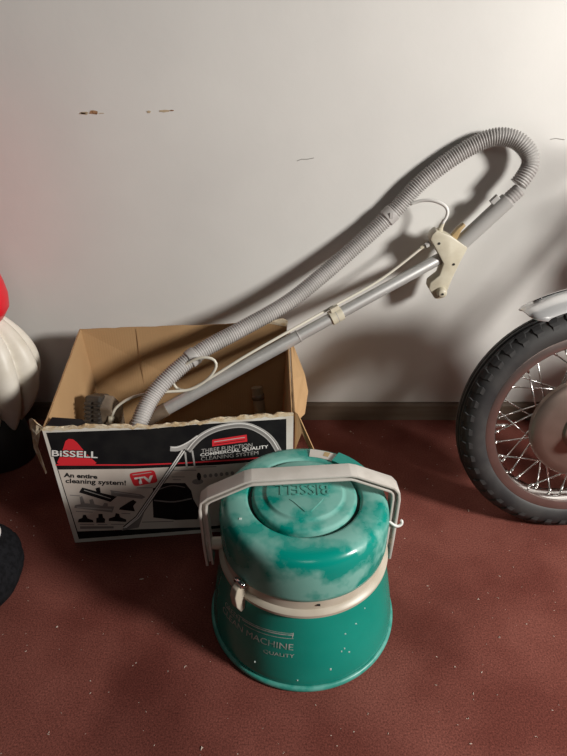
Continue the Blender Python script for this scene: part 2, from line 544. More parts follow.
for a, b in [((0.0117, 0.139), (0.0343, 0.1347)), ((0.0175, 0.0924), (0.0545, 0.0865)), ((0.114, 0.131), (0.130, 0.128)), ((0.118, 0.077), (0.138, 0.0745)),
             ((0.02, 0.054), (0.052, 0.0505)), ((0.06, 0.05), (0.082, 0.0475)), ((0.09, 0.0475), (0.12, 0.0445)), ((0.1613, 0.1464), (0.1969, 0.1435)),
             ((0.247, 0.188), (0.2996, 0.1835)), ((0.243, 0.170), (0.272, 0.1675)), ((0.2443, 0.162), (0.262, 0.1605)), ((0.30, 0.192), (0.345, 0.19)), ((0.162, 0.047), (0.235, 0.0425))]:
    ribbon('caption_line', [a, b], 0.0022, M['pgrey'], 3)
# pictured machine
flat('pictured_machine', [(0.1895, 0.0582), (0.1928, 0.107), (0.1975, 0.1416), (0.2277, 0.1541), (0.2714, 0.1504), (0.2837, 0.1269), (0.2859, 0.1038), (0.2979, 0.0717), (0.2917, 0.0433), (0.24, 0.046)], M['pblack'], 3)
ribbon('machine_highlight', smooth2([(0.196, 0.108), (0.24, 0.100), (0.286, 0.106)]), 0.004, M['pgrey'], 4)
ribbon('machine_highlight', smooth2([(0.205, 0.136), (0.24, 0.146), (0.272, 0.138)]), 0.0025, M['pgrey'], 4)
# pictured wand, trigger and hose
ribbon('pictured_wand', [(0.120, 0.034), (0.1531, 0.0617), (0.1967, 0.1244), (0.2432, 0.1918), (0.2749, 0.2391)], 0.0115, M['pblack'], 4)
ribbon('pictured_wand', [(0.118, 0.034), (0.1512, 0.0627), (0.1948, 0.1254), (0.2413, 0.1928), (0.2730, 0.2401)], 0.003, M['plet'], 5)
ribbon('pictured_wand', [(0.122, 0.034), (0.1552, 0.0607), (0.1988, 0.1234), (0.2453, 0.1908), (0.2775, 0.2381)], 0.003, M['plet'], 5)
flat('pictured_nozzle', [(0.112, 0.026), (0.118, 0.036), (0.158, 0.066), (0.170, 0.075), (0.163, 0.058), (0.152, 0.032)], M['pgrey'], 4)
ribbon('pictured_handle', smooth2([(0.2464, 0.2459), (0.2639, 0.2450), (0.2881, 0.2545), (0.312, 0.272)]), 0.013, M['plgrey'], 5)
ribbon('pictured_handle', smooth2([(0.2490, 0.2489), (0.2639, 0.2490), (0.2861, 0.2595), (0.31, 0.275)]), 0.003, M['plet'], 6)
hp = smooth2([(0.284, 0.237), (0.300, 0.257), (0.322, 0.276), (0.3536, 0.2904), (0.3944, 0.2965), (0.4246, 0.2915), (0.4547, 0.2723), (0.4749, 0.2488), (0.4901, 0.2169)])
ribbon('pictured_hose', hp, 0.0145, M['plgrey'], 5)
ribbon('pictured_hose', hp, 0.009, M['pgrey'], 6)
ribbon('pictured_hose', smooth2([(u, v + 0.0035) for u, v in hp], 0.006), 0.0025, M['plet'], 7)
ribbon('pictured_lever', [(0.2784, 0.2341), (0.2788, 0.1913)], 0.004, M['plgrey'], 5)
ribbon('pictured_lever', [(0.2943, 0.2376), (0.2968, 0.1923)], 0.004, M['plgrey'], 5)
flat('red_bar', [(0.3392, 0.2449), (0.418, 0.2518), (0.4171, 0.2699), (0.3402, 0.2617)], M['pred'], 3)
ribbon('bar_line', [(0.344, 0.2505), (0.413, 0.2570)], 0.0016, M['pblack'], 4)
ribbon('bar_line', [(0.344, 0.2565), (0.413, 0.2635)], 0.002, M['plgrey'], 4)
ptext('lettering', 'THREE FUNCTION', [(0.3141, 0.2291), (0.4289, 0.2370), (0.4292, 0.2473), (0.3148, 0.2394)], M['plgrey'], 3, 0.0)
ptext('lettering', 'COMMERCIAL QUALITY', [(0.3107, 0.2183), (0.4651, 0.2293), (0.4653, 0.2397), (0.3115, 0.2281)], M['plet'], 3, 0.02)
ptext('lettering', 'CLEANING SYSTEM', [(0.3116, 0.2083), (0.4418, 0.2154), (0.442, 0.2253), (0.3123, 0.2182)], M['plgrey'], 3, 0.0)
for k in range(6):
    u = 0.318 + 0.0125 * k
    flat('pictured_tool', [(u + 0.0042 * math.cos(a * PI / 5), 0.166 + 0.0006 * k + 0.0055 * math.sin(a * PI / 5)) for a in range(10)], M['pgrey'], 3)
flat('pictured_cap', [(0.300 + 0.013 * math.cos(a * PI / 6), 0.152 + 0.008 * math.sin(a * PI / 6)) for a in range(12)], M['pgrey'], 3)
flat('pictured_cap', [(0.304 + 0.005 * math.cos(a * PI / 6), 0.166 + 0.011 * math.sin(a * PI / 6)) for a in range(12)], M['pblack'], 4)

# --- the other panels
FL0, FL1 = P(0, 0, -T), P(lx(0.313), 0.313, -T)
FR0, FR1 = P(0.5190, 0, -T), P(PW, 0.3117, -T)
BL0, BL1 = Vector((-0.52, -0.135, 0.001)), Vector((-0.553, -0.105, 0.361))
BR0, BR1 = Vector((-0.004, -0.085, 0.001)), Vector((0.010, -0.085, 0.374))
def quadpanel(name, a0, a1, b1, b0, th, m, jag=0.0, nseg=24, sag=0.0, seedv=1):
    rn = random.Random(seedv)
    poly = [a0, b0]
    for i in range(nseg + 1):
        t = 1 - i / nseg
        p = a1.lerp(b1, t)
        p = p + Vector((0, 0, rn.uniform(-jag, jag) - sag * math.sin(PI * t)))
        poly.append(p)
    n = (b0 - a0).cross(a1 - a0).normalized()
    return link(name, prism_me(poly, n * th), m, carton)
quadpanel('back_panel', BL0, BL1, BR1, BR0, -T, M['card'], 0.0012, 30, 0.0, 4)
quadpanel('side_panel', FL0, FL1, BL1, BL0, T, M['card'], 0.001, 20, 0.0, 5)
SB1 = BR1 + Vector((0.004, 0, -0.028))
quadpanel('side_panel', FR0, FR1, SB1, BR0, -T, M['card'], 0.001, 20, 0.0, 6)
link('bottom_panel', prism_me([FL0 + Vector((.003, 0, 0)), FR0 + Vector((-.003, 0, 0)), BR0, BL0], (0, 0, 0.004)), M['card'], carton)
# vertical crease seam on the back panel
cs = BL1.lerp(BR1, 0.27) + Vector((0, -0.0008, -0.004))
link('crease', prism_me([cs, cs + Vector((0.002, 0, 0)), cs + Vector((0.004, -0.01, -0.33)), cs + Vector((0.002, -0.01, -0.33))], (0, -0.0006, 0)), M['card'], carton)
# ragged flap stub at the back right corner
rg = [BR1 + Vector((-0.05, -0.002, -0.004)), BR1 + Vector((-0.045, -0.004, 0.006)), BR1 + Vector((-0.03, -0.004, 0.008)), BR1 + Vector((-0.012, -0.004, 0.012)), BR1 + Vector((0.002, -0.004, 0.004)), BR1 + Vector((0.0, -0.006, -0.012))]
link('torn_stub', prism_me(rg, (0, 0.003, 0)), M['torn'], carton)
# torn flap hanging outside the right side
S = lambda t, out, dz: FR1.lerp(SB1, t) + Vector((out, 0, dz))
flap = [S(0.98, 0.001, 0.0), S(0.80, 0.010, -0.006), S(0.55, 0.034, -0.030), S(0.42, 0.040, -0.048), S(0.22, 0.028, -0.06), S(0.03, 0.004, -0.03), S(0.02, 0.001, 0.002), S(0.35, 0.001, 0.001), S(0.7, 0.001, 0.001)]
link('torn_flap', prism_me(flap, (0.003, 0, 0.001)), M['card'], carton)
strip = [FR1 + Vector((0.004, 0.004, 0.004)), FR1 + Vector((0.010, 0.002, 0.0)), FR1 + Vector((0.048, -0.012, -0.09)), FR1 + Vector((0.052, -0.006, -0.125)), FR1 + Vector((0.040, -0.004, -0.10)), FR1 + Vector((0.020, 0.0, -0.05)), FR1 + Vector((0.008, 0.002, -0.09)), FR1 + Vector((0.004, 0.003, -0.11))]
link('torn_flap', prism_me(strip, (0.001, 0.004, 0)), M['card'], carton)
# white torn strip hanging at the front left corner
c0 = FL1
hs = [c0 + Vector((-0.002, -0.004, 0.006)), c0 + Vector((-0.022, 0.02, 0.012)), c0 + Vector((-0.030, 0.012, 0.0)), c0 + Vector((-0.030, 0.0, -0.05)), c0 + Vector((-0.017, -0.006, -0.118)), c0 + Vector((-0.012, -0.008, -0.112)), c0 + Vector((-0.016, -0.008, -0.04)), c0 + Vector((-0.004, -0.008, -0.006))]
fl = [c0 + Vector((0.004, -0.006, 0.004)), c0 + Vector((-0.010, -0.002, 0.012)), c0 + Vector((-0.024, 0.010, 0.018)), c0 + Vector((-0.034, 0.018, 0.010)), c0 + Vector((-0.030, 0.006, -0.006)), c0 + Vector((-0.014, -0.008, -0.012))]
link('torn_strip', prism_me(fl, (0.003, -0.002, 0.004)), M['torn'], carton)
link('torn_strip', prism_me(hs, (0.002, -0.003, 0.001)), M['torn'], carton)
fo = [P(-0.012, 0.314, -0.006), P(0.085, 0.3105, -0.006), P(0.06, 0.316, -0.028), P(-0.003, 0.322, -0.034)]
link('folded_flap', prism_me(fo, (0, 0, 0.0015)), M['pblack'], carton)

# ------------------------------------------------------------------ hose and wand (one connected assembly)
wandT = thing('vacuum_wand', 'grey corrugated vacuum hose curving into chrome wand with ivory trigger, leaning from the carton', 'vacuum hose', (-0.3000, -0.2900, 0.2000))
hpath = [(-0.3595, -0.405, 0.17), (-0.3587, -0.4, 0.1937), (-0.3467, -0.375, 0.2375), (-0.3249, -0.33, 0.2771), (-0.2842, -0.29, 0.3158), (-0.2094, -0.235, 0.3594), (-0.111, -0.185, 0.3967), (0.0169, -0.125, 0.4514), (0.1469, -0.07, 0.543), (0.2718, -0.038, 0.6507), (0.3404, -0.031, 0.7279), (0.4159, -0.031, 0.7887), (0.4723, -0.034, 0.823), (0.5072, -0.038, 0.8346), (0.5392, -0.043, 0.833), (0.5652, -0.05, 0.8217), (0.5865, -0.057, 0.7993), (0.5915, -0.064, 0.7755), (0.582, -0.07, 0.7537), (0.5693, -0.0735, 0.7335)]
pitch = 0.0060
hp3 = smooth_path(hpath, pitch / 4)
prof = [0.0178, 0.0212, 0.0216, 0.0190]
hose = link('hose', tube_me(hp3, [prof[i % 4] for i in range(len(hp3))], 18), M['hose'], wandT, True)
def along(path, i0, n):
    return path[i0:i0 + n]
def nearest(path, p):
    p = Vector(p)
    return min(range(len(path)), key=lambda i: (path[i] - p).length)
for p, n in (((0.2718, -0.038, 0.6507), 18), ((-0.2260, -0.248, 0.350), 16)):
    i = nearest(hp3, p)
    seg = along(hp3, i - n // 2, n)
    rr = [0.0225] + [0.0232] * (len(seg) - 2) + [0.0225]
    cu = link('hose_band', tube_me(seg, rr, 20), M['hose'], wandT, True)
    m_ = len(seg) // 2
    d = (seg[m_ + 1] - seg[m_]).normalized()
    q = seg[m_] + Vector((0, -0.022, 0.004))
    link('band_tab', box_me(q, (0.010, 0.006, 0.014), 0.001), M['hose'], wandT)
W1 = Vector((0.3982, -0.0728, 0.5439))
W0 = Vector((-0.3457, -0.2800, 0.1905))
wd = (W1 - W0).normalized()
def wp(t): return W0.lerp(W1, t)
autosmooth(link('wand_tube', cyl_me(wp(0.50), W1 + wd * 0.012, 0.0150, 24), M['wand'], wandT))
autosmooth(link('wand_tube', cyl_me(wp(0.03), wp(0.515), 0.0166, 24, bev=0.0012), M['wand'], wandT))
link('joint_ring', tube_me([wp(0.515), wp(0.519)], 0.0172, 24), M['hose'], wandT, True)
autosmooth(link('wand_end', cyl_me(wp(-0.06), wp(0.06), 0.0185, 24, bev=0.002), M['smoke'], wandT))
# clip
ct = 0.648
autosmooth(link('clip', cyl_me(wp(ct - 0.020), wp(ct + 0.020), 0.0195, 24, bev=0.001), M['ivory'], wandT))
cc = wp(ct) + Vector((-0.006, -0.006, 0.0215))
rotw = wd.to_track_quat('X', 'Z').to_matrix().to_4x4()
link('clip_tab', box_me(cc, (0.024, 0.012, 0.012), 0.0015, rotw), M['ivory'], wandT)
link('clip_groove', tube_me([wp(ct - 0.001), wp(ct + 0.001)], 0.0199, 24), M['grip'], wandT)
# trigger valve
TP = [(0.3674, 0.6034), (0.3714, 0.6158), (0.3810, 0.6268), (0.4188, 0.6126), (0.4657, 0.5821), (0.4520, 0.5454), (0.4412, 0.5098), (0.4318, 0.4732), (0.4261, 0.4503), (0.4138, 0.4434), (0.4000, 0.4463), (0.3815, 0.4735), (0.3817, 0.4891), (0.4038, 0.5098), (0.4098, 0.5411), (0.3965, 0.5630)]
trig = autosmooth(link('trigger_body', prism_me([(x, -0.0961, z) for x, z in TP], (0, 0.04, 0), 0.003), M['ivory'], wandT), 40)
for x, z in ((0.3910, 0.5942), (0.4360, 0.5402)):
    link('screw', cyl_me((x, -0.0941, z), (x, -0.0976, z), 0.0032, 12), M['rubberblack'], trig)
kn = autosmooth(link('knob', lathe_me([(0, -0.022), (0.009, -0.022), (0.0125, -0.018), (0.0135, -0.010), (0.0135, 0.0), (0, 0.0)], 24, (0.4138, -0.0918, 0.4661), 'Y'), M['ivory'], trig), 50)
link('knob_screw', cyl_me((0.4138, -0.1135, 0.4661), (0.4138, -0.1162, 0.4661), 0.0028, 10), M['rubberblack'], trig)
autosmooth(link('lever', prism_me([(0.4212, -0.0834, 0.6063), (0.4381, -0.0834, 0.6296), (0.4508, -0.0834, 0.6402), (0.4561, -0.0834, 0.6349), (0.4466, -0.0834, 0.6221), (0.4381, -0.0834, 0.5957)], (0, 0.018, 0), 0.0025), M['lever'], trig), 40)
autosmooth(link('hose_barb', tube_me([(0.3927, -0.0781, 0.6190), (0.3937, -0.0781, 0.6275), (0.3942, -0.0781, 0.6286), (0.3969, -0.0781, 0.6391), (0.3979, -0.0781, 0.6402), (0.4000, -0.0781, 0.6486)], [0.0075, 0.0075, 0.006, 0.006, 0.005, 0.0045], 14), M['ivory'], trig), 30)
nu = wd * 0.012
autosmooth(link('tube_nut', cyl_me(Vector((0.3704, -0.0813, 0.5894)), Vector((0.3704, -0.0813, 0.5894)) - nu, 0.0075, 6), M['grip'], trig), 30)
autosmooth(link('tube_nut', cyl_me(Vector((0.3725, -0.0813, 0.5905)), Vector((0.3493, -0.0813, 0.5783)), 0.0050, 12), M['ivory'], trig), 30)
# grip
G0, G1 = Vector((0.4487, -0.0728, 0.5830)), Vector((0.5519, -0.0728, 0.6961))
gd = (G1 - G0).normalized()
autosmooth(link('grip', cyl_me(G0 - gd * 0.012, G1, 0.0205, 28, bev=0.0012), M['grip'], wandT))
link('grip_seam', tube_me([G0 + gd * 0.003, G0 + gd * 0.0045], 0.0209, 24), M['rubberblack'], wandT)
autosmooth(link('hose_coupler', cyl_me(G1, G1 + gd * 0.034, 0.0165, 24), M['hose'], wandT))
for k in range(4):
    q = G1 + gd * (0.006 + 0.007 * k)
    link('coupler_ring', tube_me([q, q + gd * 0.0022], 0.0180, 20), M['hose'], wandT)
rg_ = gd.to_track_quat('X', 'Z').to_matrix().to_4x4()
gn = Vector((-gd.z, 0, gd.x))
q = G1 - gd * 0.022 + gn * 0.024
link('hanging_tab', box_me(q, (0.022, 0.014, 0.014), 0.0015, rg_), M['grip'], wandT)
# thin water tubes
t1 = smooth_path([(0.3959, -0.08, 0.6388), (0.4046, -0.08, 0.656), (0.4048, -0.079, 0.6729), (0.393, -0.075, 0.6853), (0.3674, -0.064, 0.6925), (0.3408, -0.052, 0.6887), (0.3141, -0.042, 0.6766)], 0.006)
link('water_tube', tube_me(t1, 0.0042, 10), M['vinylwhite'], wandT, True)
t2 = smooth_path([(0.3577, -0.0813, 0.5830), (0.2502, -0.0977, 0.4987), (0.1203, -0.1372, 0.4364), (0.0163, -0.1804, 0.3924), (-0.0982, -0.2213, 0.3396), (-0.1760, -0.2420, 0.2960), (-0.2400, -0.2560, 0.2620), (-0.2720, -0.2640, 0.2720), (-0.2750, -0.2700, 0.3040),
                  (-0.2450, -0.2750, 0.3420), (-0.2030, -0.2790, 0.3660), (-0.1710, -0.2830, 0.3640), (-0.1650, -0.2870, 0.3440), (-0.1890, -0.2910, 0.3110), (-0.2320, -0.2970, 0.2870), (-0.2810, -0.3020, 0.2840), (-0.3300, -0.3060, 0.2820), (-0.3790, -0.3100, 0.2700), (-0.4150, -0.3180, 0.2470), (-0.4280, -0.3280, 0.2220)], 0.008)
link('water_tube', tube_me(t2, 0.0036, 10), M['vinyl'], wandT, True)

# ------------------------------------------------------------------ things inside the carton
brush = thing('floor_brush', 'black ribbed floor brush attachment standing in the carton corner beside the hose', 'brush', (-0.45, -0.3, 0.006))
bx0, bx1 = Vector((-0.478, -0.40, 0.012)), Vector((-0.468, -0.285, 0.265))
bdir = (bx1 - bx0).normalized()
bq_ = bdir.to_track_quat('Z', 'Y').to_matrix().to_4x4()
mid = (bx0 + bx1) / 2
link('body', box_me(mid, (0.042, 0.060, (bx1 - bx0).length), 0.006, bq_), M['brush'], brush)
for k in range(14):
    q = bx0.lerp(bx1, 0.45 + 0.038 * k)
    for sgn in (-1, 1):
        link('bristle_rib', box_me(q + Vector((0.012 * sgn, -0.030, 0.012)), (0.015, 0.014, 0.0055), 0, bq_), M['brush'], brush)
q = bx0.lerp(bx1, 0.86) + Vector((0.036, -0.005, -0.004))
link('spray_hood', prism_me([q + Vector((-0.02, -0.026, 0.03)), q + Vector((0.004, -0.022, 0.022)), q + Vector((0.022, -0.018, -0.01)), q + Vector((0.018, -0.02, -0.10)), q + Vector((-0.02, -0.026, -0.14))], (0, 0.05, 0.01), 0.003), M['smoke'], brush)
link('socket', cyl_me((-0.432, -0.332, 0.208), (-0.427, -0.328, 0.228), 0.0075, 14), M['ivory'], brush, True)
link('socket_collar', cyl_me((-0.437, -0.334, 0.196), (-0.431, -0.331, 0.212), 0.011, 14), M['smoke'], brush, True)
ext = thing('extension_tube', 'brown extension tube standing in the dark right end of the carton', 'tube', (-0.06, -0.2, 0.005))
autosmooth(link('tube', cyl_me((-0.046, -0.25, 0.014), (-0.072, -0.19, 0.230), 0.0155, 20, bev=0.001), M['tan'], ext))
link('collar', cyl_me((-0.0680, -0.199, 0.197), (-0.0695, -0.1955, 0.210), 0.0172, 20), M['smoke'], ext, True)

# ------------------------------------------------------------------ the vacuum machine
CX, CY = 0.038, -0.700
vac = thing('canister_vacuum', 'teal plastic canister cleaning machine with cream band and grey carrying handle', 'vacuum', (CX, CY, 0))
c = (CX, CY, 0)
def rbody(z):
    z0 = [(0.0, 0.180), (0.02, 0.1830), (0.06, 0.178), (0.10, 0.1715), (0.14, 0.1640), (0.175, 0.158)]
    for (a, ra), (b, rb) in zip(z0, z0[1:]):
        if z <= b:
            return ra + (rb - ra) * (z - a) / (b - a)
    return z0[-1][1]
bprof = [(0, 0.004), (0.165, 0.004), (0.178, 0.002)] + [(rbody(0.012 + 0.163 * i / 16), 0.012 + 0.163 * i / 16) for i in range(17)] + [(0.152, 0.180), (0.14, 0.180), (0, 0.180)]
body = autosmooth(link('body', lathe_me(bprof, 96, c), M['teal'], vac), 50)
link('base_lip', lathe_me([(0.178, 0.002), (0.1855, 0.002), (0.188, 0.005), (0.188, 0.010), (0.1855, 0.0135), (0.181, 0.014), (0.178, 0.002)], 96, c), M['teallip'], body, True)
autosmooth(link('band', lathe_me([(0.14, 0.172), (0.1585, 0.172), (0.1625, 0.175), (0.163, 0.181), (0.160, 0.185), (0.1545, 0.188), (0.1535, 0.210), (0.149, 0.212), (0.13, 0.212)], 96, c), M['cream'], vac), 40)
lprof = [(0.13, 0.205), (0.1515, 0.205), (0.1555, 0.208), (0.1570, 0.216), (0.1570, 0.266), (0.1562, 0.280), (0.1530, 0.2915), (0.1470, 0.2995), (0.138, 0.3035), (0.1085, 0.3065), (0.1045, 0.3050), (0.102, 0.2995), (0.102, 0.292), (0.094, 0.292)]
lid = autosmooth(link('lid', lathe_me(lprof, 96, c), M['tealdust'], vac), 60)
link('lid_gap', lathe_me([(0.1015, 0.296), (0.0955, 0.296)], 96, c), M['groove'], lid)
disc = autosmooth(link('cap', lathe_me([(0.0965, 0.290), (0.0965, 0.304), (0.0945, 0.3085), (0.090, 0.3105), (0.078, 0.3110), (0.0725, 0.3120), (0.071, 0.3145), (0.068, 0.3155), (0.0, 0.3160)], 96, c), M['tealdust'], lid), 60)
# raised lettering on the cap, its feet to the back
me = text_unit('BISSELL', 0.0, 0.001)
for v in me.vertices:
    x, y, z = v.co
    v.co = (0.0815 - x * 0.0975, -0.6850 - y * 0.0275, 0.3160 + (0.0012 if z > 0 else -0.001))
link('raised_lettering', me, M['emboss'], disc)
link('raised_triangle', prism_me([(0.010, -0.7235, 0.3155), (0.072, -0.7205, 0.3155), (0.068, -0.728, 0.3155), (0.048, -0.755, 0.3155), (0.037, -0.755, 0.3155), (0.018, -0.731, 0.3155)], (0, 0, 0.0015), 0.0004), M['tealdust'], disc)
# step and sticker at the back of the lid
def pol(r, deg, z):
    a = math.radians(deg)
    return Vector((CX + r * math.sin(a), CY - r * math.cos(a), z))
def arcplate(r0, r1, d0, d1, z0, z1, n=10):
    v, f = [], []
    for i in range(n + 1):
        d = d0 + (d1 - d0) * i / n
        v += [pol(r0, d, z0), pol(r1, d, z0), pol(r1, d, z1), pol(r0, d, z1)]
        if i:
            b = 4 * i
            for k in range(4):
                f.append((b - 4 + k, b + k, b + (k + 1) % 4, b - 4 + (k + 1) % 4))
    f += [(0, 1, 2, 3), (4 * n, 4 * n + 1, 4 * n + 2, 4 * n + 3)]
    return pydata(v, f)
link('raised_step', arcplate(0.108, 0.138, 118, 148, 0.298, 0.3125), M['tealdust'], lid)
link('sticker', arcplate(0.112, 0.136, 149, 173, 0.3035, 0.3072), M['handle'], lid)
link('sticker_mark', arcplate(0.120, 0.134, 155, 160, 0.3070, 0.3076), M['lever'], lid)
# worn lettering on the body
def wrap(name, s, d0, d1, zb0, zb1, h, m, bold=0.0, off=0.0006):
    me = text_unit(s, bold)
    for v in me.vertices:
        x, y = v.co.x, v.co.y
        z = zb0 + (zb1 - zb0) * x + h * y
        v.co = pol(rbody(z) + off, d0 + (d1 - d0) * x, z)
    return link(name, me, m, body)
wrap('lettering', 'CLEAN MACHINE', -62, -7, 0.090, 0.1005, 0.0135, M['labelink'], 0.0)
wrap('lettering', 'GREEN', -60, -44, 0.109, 0.111, 0.012, M['labelink'])
wrap('lettering', 'QUALITY', -25, -6.3, 0.0765, 0.0825, 0.0095, M['labelink'])
def stripe(d0, d1, za, zb, h):
    v, f = [], []
    for i in range(25):
        t = i / 24
        d, z = d0 + (d1 - d0) * t, za + (zb - za) * t
        v += [pol(rbody(z) + 0.0006, d, z), pol(rbody(z + h) + 0.0006, d, z + h)]
        if i:
            f.append((2 * i - 2, 2 * i, 2 * i + 1, 2 * i - 1))
    link('ink_stripe', pydata(v, f), M['labelink'], body)
stripe(-46, -7.1, 0.1235, 0.1365, 0.0014)
stripe(-42, -7.1, 0.1210, 0.1325, 0.0022)
stripe(-40, -7.1, 0.1145, 0.1255, 0.0012)
stripe(-8.0, -7.1, 0.1255, 0.1330, 0.0075)
link('band_slot', box_me(pol(0.1555, 8, 0.199), (0.005, 0.003, 0.0022), 0), M['rubberblack'], vac)
for d, z in [(25, 0.12), (33, 0.13), (27, 0.075), (24, 0.088), (22, 0.084), (41, 0.15), (-30, 0.045), (-4, 0.03), (15, 0.05)]:
    q = pol(rbody(z) + 0.0002, d, z)
    link('paint_speck', box_me(q, (random.uniform(0.002, 0.004), 0.0012, random.uniform(0.002, 0.005)), 0.0003), M['speck'], body)
for r, d, z in [(0.137, 14, 0.302), (0.12, -120, 0.3055), (0.045, 178, 0.3165), (0.128, -62, 0.3047), (0.142, 62, 0.2985)]:
    link('paint_speck', box_me(pol(r, d, z), (0.005, 0.004, 0.0012), 0.0003), M['speck'], lid)
# latch on the band
def radial(deg):
    return Matrix.Rotation(math.radians(deg), 4, 'Z')
def latch(deg):
    q = pol(0.0, deg, 0)
    out = pol(1, deg, 0) - q
    tan = Vector((math.cos(math.radians(deg)), math.sin(math.radians(deg)), 0))
    pr = [(0.150, 0.208), (0.164, 0.2135), (0.177, 0.206), (0.182, 0.190), (0.179, 0.164), (0.170, 0.145), (0.160, 0.148), (0.157, 0.180)]
    w = 0.015
    pts = [q + out * r + tan * (-w / 2) + Vector((0, 0, z)) for r, z in pr]
    l = autosmooth(link('latch', prism_me(pts, tan * w, 0.002), M['cream'], vac), 45)
    p2 = q + out * 0.164 + Vector((0, 0, 0.212))
    link('latch_pin', cyl_me(p2 - tan * 0.010, p2 + tan * 0.012, 0.005, 12), M['chrome'], l, True)
latch(-44)
latch(136)
# carrying handle
hpts = [(-0.1790, 0.146), (-0.1815, 0.20), (-0.1830, 0.288), (-0.1800, 0.305), (-0.1680, 0.316), (-0.1000, 0.350), (-0.0880, 0.3535), (0.0880, 0.3595), (0.1000, 0.3565), (0.1680, 0.327), (0.1770, 0.316), (0.1795, 0.300), (0.1780, 0.20), (0.1760, 0.148)]
HX = CX - 0.007
HROT = Matrix.Rotation(math.radians(2.5), 4, 'Z')
def hsweep(sections):
    """sections: (inner offset, outer offset, y0, y1) of one bar of the channel, swept along the handle"""
    o0, o1, y0, y1 = sections
    v, f = [], []
    pts = [Vector((x, 0, z)) for x, z in hpts]
    n = len(pts)
    for i, p in enumerate(pts):
        t = (pts[min(i + 1, n - 1)] - pts[max(i - 1, 0)]).normalized()
        out = Vector((-t.z, 0, t.x))
        for o, y in ((o0, y0), (o1, y0), (o1, y1), (o0, y1)):
            w = p + out * o + Vector((0, y, 0))
            w = HROT @ w
            v.append(Vector((HX, CY, 0)) + w)
        if i:
            b = 4 * i
            for k in range(4):
                f.append((b - 4 + k, b + k, b + (k + 1) % 4, b - 4 + (k + 1) % 4))
    f += [(0, 1, 2, 3), tuple(4 * (n - 1) + k for k in range(4))]
    me = pydata(v, f)
    bm = bmesh.new()
    bm.from_mesh(me)
    bmesh.ops.bevel(bm, geom=bm.edges[:], offset=0.0012, segments=2, profile=0.5, affect='EDGES')
    bm.to_mesh(me)
    bm.free()
    return me
hd = autosmooth(link('handle', hsweep((-0.002, 0.003, -0.017, 0.017)), M['handle'], vac), 35)
autosmooth(link('handle_rib', hsweep((-0.0125, -0.008, -0.0145, 0.0145)), M['handle'], hd), 35)
autosmooth(link('handle_rib', hsweep((-0.0095, -0.0005, -0.006, 0.006)), M['handle'], hd), 35)
for s in (-1, 1):
    a = Vector((HX, CY, 0)) + HROT @ Vector((s * 0.148, 0, 0.190))
    b = Vector((HX, CY, 0)) + HROT @ Vector((s * 0.177, 0, 0.190))
    autosmooth(link('handle_pivot', cyl_me(a, b, 0.012, 20, bev=0.001), M['cream'], vac))
# white cord hook at the right leg
hk = smooth_path([(0.190, -0.700, 0.250), (0.203, -0.708, 0.242), (0.213, -0.710, 0.237), (0.221, -0.708, 0.239), (0.2225, -0.706, 0.245), (0.219, -0.704, 0.248)], 0.003)
link('cord_hook', tube_me(hk, 0.0028, 8), M['vinylwhite'], vac, True)

# ------------------------------------------------------------------ motorcycle (front wheel end)
WX, WY, WZ = 0.673, -0.462, 0.302
moto = thing('motorcycle', 'parked motorcycle, spoked wheel with black tire and chrome fender by the wall', 'motorcycle', (WX, WY, 0))
wc = (WX, WY, WZ)
tp = []
for i in range(25):
    a = PI * (-0.16 + 1.32 * i / 24)
    hw = 0.039
    y = -hw * math.cos(a)
    r = 0.260 + 0.0390 * math.sin(a) if math.sin(a) > 0 else 0.260 + 0.045 * math.sin(a)
    tp.append((r, y))
tp = [(0.230, -0.026)] + tp + [(0.230, 0.026), (0.230, -0.026)]
tire = autosmooth(link('tire', lathe_me(tp, 120, wc, 'Y'), M['rubber'], moto, loc=wc), 60)
# centre ribs
for y in (-0.0165, -0.0055, 0.0055, 0.0165):
    r = 0.260 + 0.0390 * math.sqrt(max(0, 1 - (y / 0.039) ** 2))
    link('tread_rib', lathe_me([(r - 0.004, y - 0.0043), (r + 0.0028, y - 0.0036), (r + 0.0028, y + 0.0036), (r - 0.004, y + 0.0043)], 120, wc, 'Y'), M['rubber'], tire, True)
# shoulder tread blocks
NB = 46
proto = {}
for s in (-1, 1):
    bm = bmesh.new()
    a0, a1 = 0.30, 0.66      # from sidewall to shoulder, parametric angle on the section
    ring = []
    for k in range(5):
        a = (0.20 + 0.135 * k) * PI / 2
        y = s * 0.039 * math.cos(a)
        r = 0.260 + 0.0390 * math.sin(a)
        ny, nr = s * math.cos(a), math.sin(a)
        w = 0.0145 - 0.0015 * (4 - k)
        h = 0.0032 if k else 0.0005
        for dx, hh in ((-w, -0.003), (-w * 0.8, h), (w * 0.8, h), (w, -0.003)):
            ring.append(bm.verts.new((dx + (0.003 if k % 2 else 0), y + ny * hh, r + nr * hh)))
    for k in range(4):
        for j in range(3):
            bm.faces.new((ring[4 * k + j], ring[4 * k + j + 1], ring[4 * k + 5 + j], ring[4 * k + 4 + j]))
    bm.faces.new(ring[0:4])
    bm.faces.new(ring[16:20])
    me = from_bm(bm)
    me.materials.append(M['rubber'])
    proto[s] = me
for s in (-1, 1):
    for k in range(NB):
        o = bpy.data.objects.new('tread_block', proto[s])
        COL.objects.link(o)
        o.parent = tire
        o.rotation_euler = (0, 2 * PI * (k + (0.5 if s > 0 else 0)) / NB, 0)
